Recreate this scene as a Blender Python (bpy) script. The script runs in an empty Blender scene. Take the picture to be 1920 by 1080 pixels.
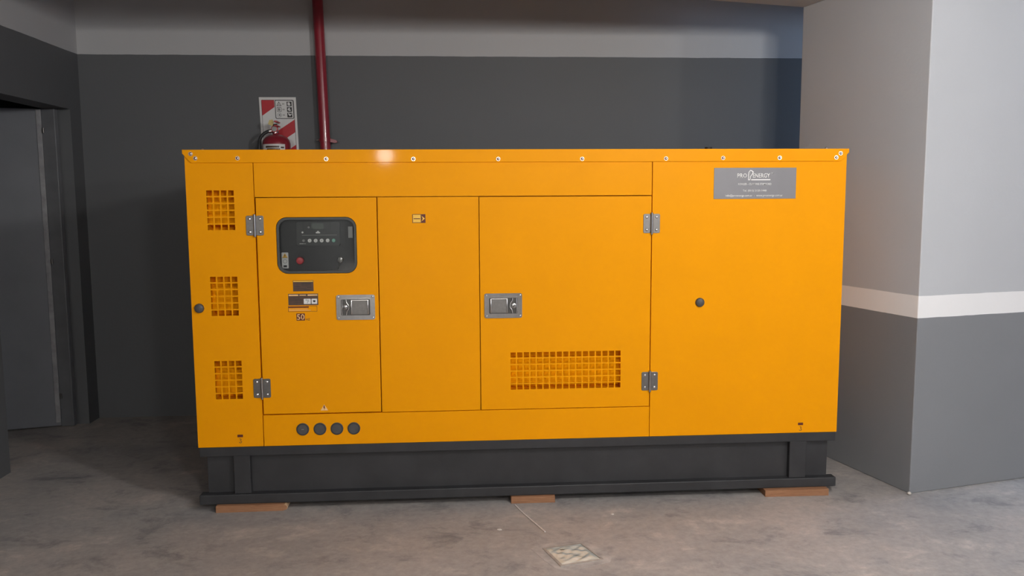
import bpy, bmesh, math, random
from mathutils import Matrix, Vector

random.seed(7)
scene = bpy.context.scene
C = scene.collection

# ------------------------------------------------------------------ camera
cam_d = bpy.data.cameras.new('camera')
cam_d.sensor_width = 36.0
cam_d.lens = 1550.0 / 1920.0 * 36.0
cam_d.clip_end = 100
cam = bpy.data.objects.new('camera', cam_d)
C.objects.link(cam)
_r = Vector((0.99767604, -0.067901, -0.00565443))
_u = Vector((0.0129714, 0.10780777, 0.99408713))
_f = Vector((0.06688992, 0.99185026, -0.108438))
cam.matrix_world = Matrix(((_r.x, _u.x, -_f.x, -0.31316),
                           (_r.y, _u.y, -_f.y, -3.75552),
                           (_r.z, _u.z, -_f.z, 1.42625),
                           (0, 0, 0, 1)))
scene.camera = cam

# ------------------------------------------------------------------ world, lamps, exposure
world = bpy.data.worlds.new('world')
world.use_nodes = True
world.node_tree.nodes['Background'].inputs[0].default_value = (0.62, 0.72, 1.0, 1)
world.node_tree.nodes['Background'].inputs[1].default_value = 0.55
scene.world = world


def lamp(name, loc, sx, sy, power, col, rot=(0, 0, 0)):
    d = bpy.data.lights.new(name, 'AREA')
    d.shape = 'RECTANGLE'
    d.size, d.size_y = sx, sy
    d.energy = power
    d.color = col
    o = bpy.data.objects.new(name, d)
    o.location = loc
    o.rotation_euler = rot
    C.objects.link(o)
    return o


def bulb(name, loc, r, power, col):
    d = bpy.data.lights.new(name, 'POINT')
    d.shadow_soft_size = r
    d.energy = power
    d.color = col
    o = bpy.data.objects.new(name, d)
    o.location = loc
    C.objects.link(o)
    return o


WARM = (1.0, 0.975, 0.95)
bulb('ceiling_or_fill_lamp', (1.20, -2.35, 2.30), 0.12, 122, WARM)
bulb('ceiling_or_fill_lamp', (0.55, -4.40, 2.30), 0.14, 105, WARM)
bulb('ceiling_or_fill_lamp', (-1.73, -13.4, 2.30), 0.16, 560, (1.0, 0.97, 0.92))
bulb('ceiling_or_fill_lamp', (4.6, -7.5, 2.30), 0.14, 230, WARM)
bulb('ceiling_or_fill_lamp', (3.75, 0.45, 2.30), 0.14, 72, (0.50, 0.70, 1.0))  # added blue fill, no known fixture: lifts the back wall behind the pillar

vs = scene.view_settings
vs.view_transform = 'Standard'
vs.look = 'None'
vs.gamma = 1.0
vs.use_curve_mapping = False
vs.exposure = -0.12

# ------------------------------------------------------------------ materials


def mat(name, col, rough=0.5, metal=0.0, coat=0.0, coat_rough=0.05, spec=0.5):
    m = bpy.data.materials.new(name)
    m.use_nodes = True
    b = m.node_tree.nodes['Principled BSDF']
    b.inputs['Base Color'].default_value = (*col, 1)
    b.inputs['Roughness'].default_value = rough
    b.inputs['Metallic'].default_value = metal
    b.inputs['Specular IOR Level'].default_value = spec
    if coat:
        b.inputs['Coat Weight'].default_value = coat
        b.inputs['Coat Roughness'].default_value = coat_rough
    return m


class N:
    """tiny node helper"""

    def __init__(self, m):
        self.t = m.node_tree
        self.b = self.t.nodes['Principled BSDF']

    def n(self, kind, **kw):
        x = self.t.nodes.new(kind)
        for k, v in kw.items():
            setattr(x, k, v)
        return x

    def l(self, a, b):
        self.t.links.new(a, b)

    def pos(self):
        return self.n('ShaderNodeNewGeometry').outputs['Position']

    def noise(self, scale, detail=4, rough=0.55, vec=None, stretch=None, dist=0.0):
        x = self.n('ShaderNodeTexNoise')
        x.inputs['Scale'].default_value = scale
        x.inputs['Detail'].default_value = detail
        x.inputs['Roughness'].default_value = rough
        x.inputs['Distortion'].default_value = dist
        v = vec or self.pos()
        if stretch:
            mp = self.n('ShaderNodeMapping')
            mp.inputs['Scale'].default_value = stretch[:3]
            if len(stretch) > 3:
                mp.inputs['Rotation'].default_value = (0, 0, stretch[3])
            self.l(v, mp.inputs['Vector'])
            v = mp.outputs[0]
        self.l(v, x.inputs['Vector'])
        return x.outputs['Fac']

    def ramp(self, fac, stops):
        x = self.n('ShaderNodeValToRGB')
        els = x.color_ramp.elements
        while len(els) < len(stops):
            els.new(0.5)
        for e, (p, c) in zip(els, stops):
            e.position = p
            e.color = (*c, 1) if len(c) == 3 else c
        self.l(fac, x.inputs['Fac'])
        return x.outputs['Color']

    def math(self, op, a, b=None):
        x = self.n('ShaderNodeMath', operation=op)
        for i, v in enumerate((a, b)):
            if v is None:
                continue
            if isinstance(v, (int, float)):
                x.inputs[i].default_value = v
            else:
                self.l(v, x.inputs[i])
        return x.outputs[0]

    def mix(self, fac, a, b, blend='MIX'):
        x = self.n('ShaderNodeMix', data_type='RGBA', blend_type=blend)
        for i, v in ((0, fac), (6, a), (7, b)):
            if isinstance(v, (int, float)):
                x.inputs[i].default_value = v
            elif isinstance(v, tuple):
                x.inputs[i].default_value = (*v, 1)
            else:
                self.l(v, x.inputs[i])
        return x.outputs[2]

    def bump(self, height, strength=0.2, dist=0.01):
        x = self.n('ShaderNodeBump')
        x.inputs['Strength'].default_value = strength
        x.inputs['Distance'].default_value = dist
        self.l(height, x.inputs['Height'])
        self.l(x.outputs[0], self.b.inputs['Normal'])

    def color(self, c):
        self.l(c, self.b.inputs['Base Color'])


def grainy(m, amount=0.08, scale=18.0, bump=0.0, bscale=160.0):
    """slight tone variation plus optional fine relief"""
    k = N(m)
    base = tuple(k.b.inputs['Base Color'].default_value)[:3]
    lo = tuple(v * (1 - amount) for v in base)
    hi = tuple(min(1, v * (1 + amount)) for v in base)
    k.color(k.ramp(k.noise(scale), [(0.3, lo), (0.7, hi)]))
    if bump:
        k.bump(k.noise(bscale, 3), bump, 0.004)
    return m


YEL = grainy(mat('yellow_powder_coat', (0.88, 0.338, 0.0015), 0.40, coat=0.025, coat_rough=0.05, spec=0.07), 0.02, 3.0, 0.03, 260)
YEL_DUCT = grainy(mat('matt_yellow_primer_coat', (0.88, 0.338, 0.0015), 0.8, spec=0.02), 0.03, 6.0)
BLACK_STEEL = grainy(mat('black_painted_steel', (0.028, 0.028, 0.030), 0.55), 0.18, 9.0, 0.05, 120)
CHROME = grainy(mat('polished_steel', (0.44, 0.43, 0.42), 0.20, 1.0), 0.06, 60)
STEEL = grainy(mat('brushed_steel', (0.21, 0.20, 0.19), 0.40, 1.0), 0.08, 90)
PAN = grainy(mat('shade_darkened_steel', (0.11, 0.107, 0.103), 0.35, 1.0), 0.08, 90)  # steel darkened to paint in the shade of a recess not modelled
ZINC = grainy(mat('zinc_bolt', (0.72, 0.70, 0.68), 0.25, 1.0), 0.05, 80)
RUBBER = grainy(mat('black_rubber', (0.030, 0.030, 0.031), 0.5), 0.12, 40)
GASKET = grainy(mat('grey_rubber_gasket', (0.052, 0.056, 0.053), 0.45), 0.08, 40)
PANEL_GREY = grainy(mat('charcoal_panel', (0.040, 0.041, 0.043), 0.5), 0.06, 30)
CTRL = grainy(mat('controller_case', (0.060, 0.062, 0.062), 0.45), 0.06, 30)
LCD = grainy(mat('lcd_glass', (0.085, 0.105, 0.090), 0.25), 0.06, 30)
BTN_WHITE = grainy(mat('white_button', (0.92, 0.91, 0.88), 0.4), 0.04, 60)
BTN_GREY = grainy(mat('grey_button', (0.30, 0.30, 0.29), 0.4), 0.04, 60)
BTN_GREEN = grainy(mat('green_button', (0.26, 0.56, 0.44), 0.4), 0.04, 60)
RED_PLASTIC = grainy(mat('red_plastic', (0.55, 0.05, 0.06), 0.35), 0.05, 60)
RED_PAINT = grainy(mat('red_enamel', (0.26, 0.018, 0.032), 0.28, coat=0.4), 0.06, 12)
RED_PRINT = grainy(mat('red_print', (0.48, 0.020, 0.030), 0.5), 0.05, 30)
WHITE_PRINT = grainy(mat('white_print', (0.76, 0.75, 0.73), 0.5), 0.03, 30)
SIGN_WHITE = grainy(mat('sign_white', (0.70, 0.70, 0.69), 0.45), 0.04, 10)
BLACK_PRINT = grainy(mat('black_print', (0.020, 0.018, 0.018), 0.5), 0.05, 30)
BROWN_PRINT = grainy(mat('dark_brown_print', (0.085, 0.045, 0.028), 0.45), 0.12, 60)
MAROON = grainy(mat('maroon_print_and_slot_shade', (0.12, 0.018, 0.004), 0.5), 0.06, 30)  # sticker ink, also the shade painted into the tie-down slots
PALE_YEL_PRINT = grainy(mat('pale_yellow_print', (0.90, 0.52, 0.06), 0.5), 0.04, 30)
PINK_PRINT = grainy(mat('pale_orange_print', (0.90, 0.56, 0.26), 0.5), 0.04, 30)
PLATE_GREY = grainy(mat('grey_metal_plate', (0.20, 0.195, 0.205), 0.4, 0.2), 0.05, 6)
TAG_YEL = grainy(mat('faded_yellow_tag', (0.62, 0.50, 0.20), 0.5), 0.06, 30)
PLUG_GREY = grainy(mat('grey_rubber_plug', (0.075, 0.073, 0.072), 0.55), 0.10, 60)
DOOR_GREY = grainy(mat('grey_door_paint', (0.205, 0.214, 0.235), 0.5), 0.05, 5, 0.03, 80)
FRAME_GREY = grainy(mat('grey_frame_paint', (0.165, 0.170, 0.180), 0.45), 0.10, 10)
EDGE_GREY = grainy(mat('pale_door_edge', (0.30, 0.30, 0.31), 0.45), 0.25, 14)  # paler, mottled grey for the strip along the leaf edge
CHIP = grainy(mat('plaster_crumb', (0.62, 0.58, 0.53), 0.9), 0.10, 80)
STRING = grainy(mat('pale_string', (0.80, 0.74, 0.70), 0.8), 0.10, 80)


def glass_mat():
    m = bpy.data.materials.new('clear_window_pane')
    m.use_nodes = True
    t = m.node_tree
    t.nodes.clear()
    out = t.nodes.new('ShaderNodeOutputMaterial')
    mx = t.nodes.new('ShaderNodeMixShader')
    fr = t.nodes.new('ShaderNodeFresnel')
    fr.inputs['IOR'].default_value = 1.5
    tr = t.nodes.new('ShaderNodeBsdfTransparent')
    tr.inputs[0].default_value = (0.96, 0.97, 0.965, 1)
    gl = t.nodes.new('ShaderNodeBsdfGlossy')
    gl.inputs['Roughness'].default_value = 0.06
    t.links.new(fr.outputs[0], mx.inputs[0])
    t.links.new(tr.outputs[0], mx.inputs[1])
    t.links.new(gl.outputs[0], mx.inputs[2])
    t.links.new(mx.outputs[0], out.inputs[0])
    return m


GLASS = glass_mat()


def wood_mat():
    m = mat('orange_brown_wood', (0.40, 0.19, 0.09), 0.7)
    k = N(m)
    g = k.noise(9.0, 6, 0.6, stretch=(1.2, 14, 30), dist=1.2)
    k.color(k.ramp(g, [(0.25, (0.20, 0.088, 0.040)), (0.5, (0.32, 0.150, 0.072)), (0.8, (0.42, 0.22, 0.115))]))
    k.bump(g, 0.25, 0.003)
    return m


WOOD = wood_mat()
WOOD_END = grainy(mat('pale_sawn_wood_end', (0.50, 0.33, 0.19), 0.8), 0.15, 40)


def painted_wall(name, bands, rough=0.6, mottling=0.05):
    """bands: [(top z, colour), ...] from the floor up; paint with fine roller relief"""
    m = mat(name, bands[0][1], rough)
    k = N(m)
    p = k.pos()
    sep = k.n('ShaderNodeSeparateXYZ')
    k.l(p, sep.inputs[0])
    wob = k.math('MULTIPLY', k.math('SUBTRACT', k.noise(7.0, 3), 0.5), 0.006)
    z = k.math('ADD', sep.outputs['Z'], wob)
    col = bands[0][1]
    for (zt, _), (_, c) in zip(bands[:-1], bands[1:]):
        col = k.mix(k.math('GREATER_THAN', z, zt), col, c)
    v = k.noise(1.7, 6, 0.6)
    tone = k.ramp(v, [(0.25, (1 - mottling,) * 3), (0.75, (1 + mottling * 0,) * 3)])
    col = k.mix(1.0, col, tone, 'MULTIPLY')
    k.color(col)
    k.bump(k.noise(55.0, 5, 0.65), 0.12, 0.006)
    return m


DARK = (0.108, 0.113, 0.119)
LIGHT = (0.46, 0.462, 0.47)
WALL_PAINT = painted_wall('two_tone_wall_paint', [(2.340, DARK), (9, LIGHT)])
PILLAR_PAINT = painted_wall('banded_pillar_paint', [(0.852, (0.232, 0.238, 0.250)), (0.957, (0.90, 0.89, 0.885)), (9, (0.53, 0.54, 0.56))])
CEIL_PAINT = painted_wall('grey_ceiling_paint', [(9, (0.55, 0.55, 0.56))])
PLAIN_WALL = painted_wall('plain_grey_wall_paint', [(1.2, (0.16, 0.16, 0.165)), (9, (0.42, 0.42, 0.42))])


def concrete():
    m = mat('worn_concrete_floor', (0.3, 0.28, 0.26), 0.7)
    k = N(m)
    big = k.noise(1.2, 6, 0.62, dist=0.3)
    smear = k.noise(3.6, 9, 0.72, stretch=(0.9, 1.25, 1, 0.35), dist=0.35)
    fine = k.noise(30.0, 8, 0.72)
    col = k.ramp(big, [(0.30, (0.300, 0.296, 0.294)), (0.52, (0.390, 0.368, 0.350)), (0.72, (0.470, 0.424, 0.390))])
    col = k.mix(1.0, col, k.ramp(smear, [(0.30, (0.46, 0.48, 0.51)), (0.46, (0.96, 0.95, 0.94)), (0.56, (1.0, 0.98, 0.96)), (0.72, (1.48, 1.40, 1.32))]), 'MULTIPLY')
    col = k.mix(0.6, col, k.ramp(fine, [(0.3, (0.66, 0.66, 0.66)), (0.7, (1.2, 1.2, 1.2))]), 'MULTIPLY')
    # pale rubbed marks and dark scuffs
    sc = k.noise(2.6, 9, 0.78, stretch=(0.8, 1.6, 1, -0.5))
    col = k.mix(k.ramp(sc, [(0.62, (0, 0, 0)), (0.69, (0.35, 0.35, 0.35))]), col, (0.56, 0.52, 0.48))
    sd = k.noise(3.4, 9, 0.74, stretch=(1.0, 1.7, 1, 0.9))
    col = k.mix(k.ramp(sd, [(0.60, (0, 0, 0)), (0.68, (0.42, 0.42, 0.42))]), col, (0.20, 0.195, 0.19))
    k.color(col)
    k.l(k.ramp(fine, [(0.2, (0.55,) * 3), (0.8, (0.8,) * 3)]), k.b.inputs['Roughness'])
    k.bump(k.math('ADD', k.math('MULTIPLY', smear, 0.7), k.math('MULTIPLY', fine, 0.3)), 0.25, 0.012)
    return m


CONCRETE = concrete()

# ------------------------------------------------------------------ mesh helpers (all coordinates are world coordinates)
WLOC = {}


def link_obj(name, data, loc, parent):
    o = bpy.data.objects.new(name, data)
    C.objects.link(o)
    pl = WLOC[parent.name] if parent else Vector((0, 0, 0))
    o.parent = parent
    o.location = Vector(loc) - pl
    WLOC[o.name] = Vector(loc)
    return o


def obj(name, bm, m, parent=None, smooth=False, base=False):
    """link the bmesh as one mesh object, with its origin at its own middle (or base)"""
    lo = Vector((1e9,) * 3)
    hi = -lo
    for v in bm.verts:
        for i in range(3):
            lo[i] = min(lo[i], v.co[i])
            hi[i] = max(hi[i], v.co[i])
    c = (lo + hi) / 2
    if base:
        c.z = lo.z
    for v in bm.verts:
        v.co -= c
    bmesh.ops.recalc_face_normals(bm, faces=bm.faces[:])
    me = bpy.data.meshes.new(name)
    bm.to_mesh(me)
    bm.free()
    for mm in (m if isinstance(m, (list, tuple)) else [m]):
        me.materials.append(mm)
    if smooth:
        for p in me.polygons:
            p.use_smooth = True
        me.set_sharp_from_angle(angle=math.radians(35))
    return link_obj(name, me, c, parent)


def twin(o, loc, parent):
    """another individual of the same part, sharing its mesh"""
    return link_obj(o.name.split('.')[0], o.data, loc, parent)


def empty(name, loc, label=None, cat=None, group=None):
    o = bpy.data.objects.new(name, None)
    o.empty_display_size = 0.1
    C.objects.link(o)
    o.location = loc
    WLOC[o.name] = Vector(loc)
    return tag(o, label, cat, group)


def tag(o, label=None, cat=None, group=None, kind=None):
    for k, v in (('label', label), ('category', cat), ('group', group), ('kind', kind)):
        if v:
            o[k] = v
    return o


def box(x0, x1, y0, y1, z0, z1, bev=0.0, seg=2, bm=None):
    own = bmesh.new()
    vs_ = [own.verts.new((x, y, z)) for x in (x0, x1) for y in (y0, y1) for z in (z0, z1)]
    for f in ((0, 1, 3, 2), (4, 6, 7, 5), (0, 4, 5, 1), (2, 3, 7, 6), (0, 2, 6, 4), (1, 5, 7, 3)):
        own.faces.new([vs_[i] for i in f])
    if bev:
        bmesh.ops.bevel(own, geom=own.edges[:], offset=bev, segments=seg, affect='EDGES', profile=0.5)
    return own if bm is None else merge(bm, own)


def merge(bm, other):
    me = bpy.data.meshes.new('tmp')
    other.to_mesh(me)
    other.free()
    bm.from_mesh(me)
    bpy.data.meshes.remove(me)
    return bm


def prism(pts, y0, y1, bev=0.0, bm=None, seg=2):
    """polygon in the XZ plane, from y0 (front) to y1"""
    own = bmesh.new()
    a = [own.verts.new((x, y0, z)) for x, z in pts]
    b = [own.verts.new((x, y1, z)) for x, z in pts]
    n = len(pts)
    fr = own.faces.new(a)
    own.faces.new(b[::-1])
    for i in range(n):
        own.faces.new((a[i], b[i], b[(i + 1) % n], a[(i + 1) % n]))
    if bev:
        bmesh.ops.bevel(own, geom=list(fr.edges), offset=bev, segments=seg, affect='EDGES', profile=0.5)
    return own if bm is None else merge(bm, own)


def rr(x0, x1, z0, z1, r, n=6):
    """rounded rectangle outline"""
    out = []
    for cx, cz, a0 in ((x1 - r, z1 - r, 0), (x0 + r, z1 - r, 90), (x0 + r, z0 + r, 180), (x1 - r, z0 + r, 270)):
        for i in range(n + 1):
            a = math.radians(a0 + 90 * i / n)
            out.append((cx + r * math.cos(a), cz + r * math.sin(a)))
    return out


def ring(outer, inner, y0, y1, bm=None):
    """frame between two outlines that have the same count of points"""
    own = bmesh.new()
    n = len(outer)
    L = [[own.verts.new((x, y, z)) for x, z in o] for o, y in ((outer, y0), (inner, y0), (inner, y1), (outer, y1))]
    for k in range(4):
        A, B = L[k], L[(k + 1) % 4]
        for i in range(n):
            j = (i + 1) % n
            own.faces.new((A[i], A[j], B[j], B[i]))
    return own if bm is None else merge(bm, own)


def plate(x0, x1, z0, z1, y0, y1, holes=()):
    """flat plate with rectangular through holes"""
    xs = sorted({x0, x1, *[h[0] for h in holes], *[h[1] for h in holes]})
    zs = sorted({z0, z1, *[h[2] for h in holes], *[h[3] for h in holes]})
    bm = bmesh.new()
    V = {}

    def v(i, k, y):
        if (i, k, y) not in V:
            V[i, k, y] = bm.verts.new((xs[i], y, zs[k]))
        return V[i, k, y]
    solid = {}
    for i in range(len(xs) - 1):
        for k in range(len(zs) - 1):
            cx, cz = (xs[i] + xs[i + 1]) / 2, (zs[k] + zs[k + 1]) / 2
            solid[i, k] = not any(h[0] < cx < h[1] and h[2] < cz < h[3] for h in holes)
    for (i, k), s in solid.items():
        if not s:
            continue
        for y in (y0, y1):
            bm.faces.new((v(i, k, y), v(i + 1, k, y), v(i + 1, k + 1, y), v(i, k + 1, y)))
        for di, dk, e in ((-1, 0, ((i, k), (i, k + 1))), (1, 0, ((i + 1, k), (i + 1, k + 1))),
                          (0, -1, ((i, k), (i + 1, k))), (0, 1, ((i, k + 1), (i + 1, k + 1)))):
            if not solid.get((i + di, k + dk), False):
                (a, b), (c, d) = e
                bm.faces.new((v(a, b, y0), v(c, d, y0), v(c, d, y1), v(a, b, y1)))
    return bm


def cyl(p0, p1, r0, r1=None, n=20, bm=None, caps=True):
    r1 = r0 if r1 is None else r1
    return lathe(p0, p1, [(0, r0), (1, r1)], n, bm, caps)


def lathe(p0, p1, prof, n=24, bm=None, caps=True):
    """prof: [(fraction along the axis, radius), ...]"""
    own = bm if bm is not None else bmesh.new()
    p0, p1 = Vector(p0), Vector(p1)
    ax = p1 - p0
    d = ax.normalized()
    u = d.orthogonal().normalized()
    w = d.cross(u)
    rings = []
    for t, r in prof:
        c = p0 + ax * t
        rings.append([own.verts.new(c + (u * math.cos(2 * math.pi * i / n) + w * math.sin(2 * math.pi * i / n)) * r) for i in range(n)])
    for A, B in zip(rings, rings[1:]):
        for i in range(n):
            own.faces.new((A[i], A[(i + 1) % n], B[(i + 1) % n], B[i]))
    if caps:
        own.faces.new(rings[0][::-1])
        own.faces.new(rings[-1])
    return own


def tube(pts, r, n=10, bm=None):
    own = bm if bm is not None else bmesh.new()
    P = [Vector(p) for p in pts]
    rings = []
    for i, p in enumerate(P):
        t = (P[min(i + 1, len(P) - 1)] - P[max(i - 1, 0)]).normalized()
        u = t.cross(Vector((0.13, 1, 0.07))).normalized()
        w = t.cross(u)
        rings.append([own.verts.new(p + (u * math.cos(2 * math.pi * k / n) + w * math.sin(2 * math.pi * k / n)) * r) for k in range(n)])
    for A, B in zip(rings, rings[1:]):
        for k in range(n):
            own.faces.new((A[k], A[(k + 1) % n], B[(k + 1) % n], B[k]))
    own.faces.new(rings[0][::-1])
    own.faces.new(rings[-1])
    return own


def smooth_path(pts, n=8):
    """Catmull-Rom through the points"""
    P = [Vector(p) for p in pts]
    P = [P[0] * 2 - P[1]] + P + [P[-1] * 2 - P[-2]]
    out = []
    for i in range(1, len(P) - 2):
        for k in range(n):
            t = k / n
            a, b, c, d = P[i - 1:i + 3]
            out.append(0.5 * ((2 * b) + (c - a) * t + (2 * a - 5 * b + 4 * c - d) * t * t + (3 * b - a - 3 * c + d) * t ** 3))
    out.append(P[-2])
    return out


def text_bm(s, x0, x1, z0, z1, y, bold=0.0, depth=0.0004):
    """lettering fitted into the box, facing the viewer of the front (-Y)"""
    cu = bpy.data.curves.new('tmp', 'FONT')
    cu.body = s
    cu.offset = bold
    cu.resolution_u = 2
    o = bpy.data.objects.new('tmp', cu)
    C.objects.link(o)
    dg = bpy.context.evaluated_depsgraph_get()
    dg.update()
    me = bpy.data.meshes.new_from_object(o.evaluated_get(dg))
    bpy.data.objects.remove(o)
    bpy.data.curves.remove(cu)
    bm = bmesh.new()
    bm.from_mesh(me)
    bpy.data.meshes.remove(me)
    xs = [v.co.x for v in bm.verts]
    ys = [v.co.y for v in bm.verts]
    a0, a1, b0, b1 = min(xs), max(xs), min(ys), max(ys)
    for v in bm.verts:
        v.co = Vector((x0 + (v.co.x - a0) / (a1 - a0) * (x1 - x0), y, z0 + (v.co.y - b0) / (b1 - b0) * (z1 - z0)))
    r = bmesh.ops.extrude_face_region(bm, geom=bm.faces[:])
    for g in r['geom']:
        if isinstance(g, bmesh.types.BMVert):
            g.co.y -= depth
    return bm


def rects(lst, y0, y1):
    bm = bmesh.new()
    for x0, x1, z0, z1 in lst:
        box(x0, x1, y0, y1, z0, z1, bm=bm)
    return bm


# ------------------------------------------------------------------ the setting
YW, XL = 1.747, -2.675            # back wall, left wall
CEIL = 2.80

tag(obj('floor', box(-4.6, 9.0, -17.0, YW + 0.15, -0.12, 0.0), CONCRETE), 'worn grey-brown concrete garage floor with scuffs', 'floor', kind='structure')
tag(obj('ceiling', box(-4.6, 9.0, -17.0, YW + 0.15, CEIL, CEIL + 0.15), CEIL_PAINT), 'shaded grey concrete ceiling above the beam', 'ceiling', kind='structure')
tag(obj('wall_back', box(-4.6, 9.0, YW, YW + 0.15, 0, CEIL), WALL_PAINT), 'back wall painted charcoal with a pale grey upper strip', 'wall', kind='structure')

# left wall with a door opening
OP0, OP1, OPZ, TH = 0.65, 1.60, 1.985, 0.15
bm = bmesh.new()
ys = [-17.0, OP0, OP1, YW]
zs = [0.0, OPZ, CEIL]
V = {}
for xi, x in enumerate((XL, XL - TH)):
    for yi, y in enumerate(ys):
        for zi, z in enumerate(zs):
            V[xi, yi, zi] = bm.verts.new((x, y, z))
for xi in (0, 1):
    for yi in range(3):
        for zi in range(2):
            if (yi, zi) != (1, 0):
                bm.faces.new((V[xi, yi, zi], V[xi, yi + 1, zi], V[xi, yi + 1, zi + 1], V[xi, yi, zi + 1]))
for a, b in (((1, 0), (1, 1)), ((2, 0), (2, 1)), ((1, 1), (2, 1))):
    bm.faces.new((V[0, *a], V[0, *b], V[1, *b], V[1, *a]))
tag(obj('wall_left', bm, WALL_PAINT), 'side wall painted charcoal with pale upper strip and door opening', 'wall', kind='structure')
tag(obj('wall_far_left', box(-4.75, -4.6, -17, YW + 0.15, 0, CEIL), PLAIN_WALL), 'far wall of the side room beyond the open door', 'wall', kind='structure')
tag(obj('wall_front', box(-4.6, 9.0, -17.15, -17.0, 0, CEIL), PLAIN_WALL), 'plain garage wall facing the generator', 'wall', kind='structure')

# pillar, turned a little against the wall
PA = 0.2377
ca, sa = math.cos(PA), math.sin(PA)
PX, PY = 1.8477, -0.0468


def turned(bm):
    """local x along the pillar front, local y into depth"""
    for v in bm.verts:
        x, y = v.co.x, v.co.y
        v.co.x = PX + ca * x - sa * y
        v.co.y = PY + sa * x + ca * y
    return bm


BEAM_Z = 2.47
tag(obj('wall_pillar', turned(box(0, 0.85, 0, 0.93, 0, BEAM_Z, 0.004, 2)), PILLAR_PAINT), 'grey pillar with white band and charcoal lower half beside the generator', 'pillar', kind='structure')
tag(obj('trim_1', turned(box(-4.35, 6.0, 0, 0.93, BEAM_Z, CEIL)), CEIL_PAINT), 'deep grey ceiling beam resting on the pillar', 'beam', kind='structure')

# open door in the left wall
fx0, fx1 = XL - 0.155, XL - 0.075
fr = bmesh.new()
for y0, y1, zt in ((OP1 - 0.045, OP1, OPZ), (OP0, OP0 + 0.045, OPZ)):
    box(fx0, fx1, y0, y1, 0, zt, 0.004, bm=fr)
hd = Vector((-0.963, -0.269, 0))
hn = Vector((0.269, -0.963, 0))
hp = Vector((XL - 0.150, OP1 - 0.058, 0))
W_LEAF = 0.84


def leaf(u0, u1, n0, n1, z0, z1, bev=0.0):
    b = box(u0, u1, n0, n1, z0, z1, bev)
    for v in b.verts:
        p = hp + hd * v.co.x + hn * v.co.y
        v.co.x, v.co.y = p.x, p.y
    return b


dr = empty('door_1', (XL - 0.075, OP1, 0.0), 'open grey steel door in the dark side wall', 'door')
tag(dr, kind='structure')
obj('door_frame', fr, FRAME_GREY, dr)
lf = obj('door_leaf', leaf(0.0, W_LEAF, -0.04, 0.0, 0.008, OPZ - 0.004, 0.003), DOOR_GREY, dr)
obj('edge_strip', leaf(-0.002, 0.026, 0.0, 0.006, 0.03, OPZ - 0.008, 0.002), EDGE_GREY, lf)
for z in (1.85, 1.05, 0.20):
    hb = cyl(hp + hn * 0.012 + Vector((0.012, 0, z - 0.016)), hp + hn * 0.012 + Vector((0.012, 0, z + 0.016)), 0.007, n=12)
    obj('hinge_pin', hb, STEEL, dr, smooth=True)

# ------------------------------------------------------------------ the generator
G = empty('diesel_generator', (0, 0.55, 0.032), 'long yellow canopied diesel generator on a black steel skid', 'generator')
YB = 1.10                 # rear of the canopy
TP = 0.022                # panel thickness

# carcass behind the panels (dark seams show it); kept clear of the window and vents
car = bmesh.new()
for x0, x1 in ((-1.488, -1.420), (-1.262, -1.150), (0.46, 1.488)):
    box(x0, x1, 0.028, YB - 0.03, 0.30, 1.60, bm=car)
box(-1.488, 1.488, 0.10, YB - 0.03, 0.30, 1.60, bm=car)
box(-1.262, 0.46, 0.028, 0.10, 1.36, 1.60, bm=car)
box(-0.74, -0.10, 0.028, 0.10, 0.30, 1.36, bm=car)
box(-1.15, 0.46, 0.028, 0.10, 0.30, 0.50, bm=car)
box(-0.10, 0.46, 0.028, 0.10, 0.75, 1.36, bm=car)
box(-1.15, -0.74, 0.028, 0.10, 0.50, 1.07, bm=car)
for z0, z1 in ((0.30, 0.50), (0.72, 0.885), (1.105, 1.27), (1.485, 1.60)):
    box(-1.42, -1.262, 0.028, 0.10, z0, z1, bm=car)
obj('canopy_carcass', car, YEL, G)
obj('end_panel', box(-1.497, -1.488, 0.024, YB, 0.302, 1.60, 0.003), YEL, G)
obj('end_panel', box(1.488, 1.497, 0.024, YB, 0.302, 1.60, 0.003), YEL, G)
obj('rear_panel', box(-1.488, 1.488, YB - 0.03, YB, 0.302, 1.60, 0.003), YEL, G)


def grille(parent, x0, x1, z0, z1, nx, nz, bar=0.0062):
    """punched square-hole field flush with its panel, with a folded duct behind it"""
    px, pz = (x1 - x0 + bar) / nx, (z1 - z0 + bar) / nz
    holes = [(x0 + i * px, x0 + i * px + px - bar, z0 + k * pz, z0 + k * pz + pz - bar) for i in range(nx) for k in range(nz)]
    e = 0.004
    obj('vent_grille', plate(x0 - e, x1 + e, z0 - e, z1 + e, 0.0, 0.0025, holes), YEL, parent)
    # duct: back plate sloping forward at the foot, side cheeks
    d = bmesh.new()
    X0, X1, Z0, Z1 = x0 - e, x1 + e, z0 - e, z1 + e
    H = Z1 - Z0
    prof = [(0.004, Z1), (0.075, Z1), (0.068, Z0 + 0.82 * H), (0.044, Z0 + 0.70 * H), (0.044, Z0 + 0.42 * H), (0.030, Z0 + 0.16 * H), (0.085, Z0 + 0.08 * H), (0.085, Z0), (0.004, Z0)]
    A = [d.verts.new((X0, y, z)) for y, z in prof]
    B = [d.verts.new((X1, y, z)) for y, z in prof]
    for i in range(len(prof) - 1):
        d.faces.new((A[i], A[i + 1], B[i + 1], B[i]))
    for S in (A, B):
        d.faces.new(S)
    obj('vent_duct', d, YEL_DUCT, parent)
    return (X0, X1, Z0, Z1)


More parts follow.
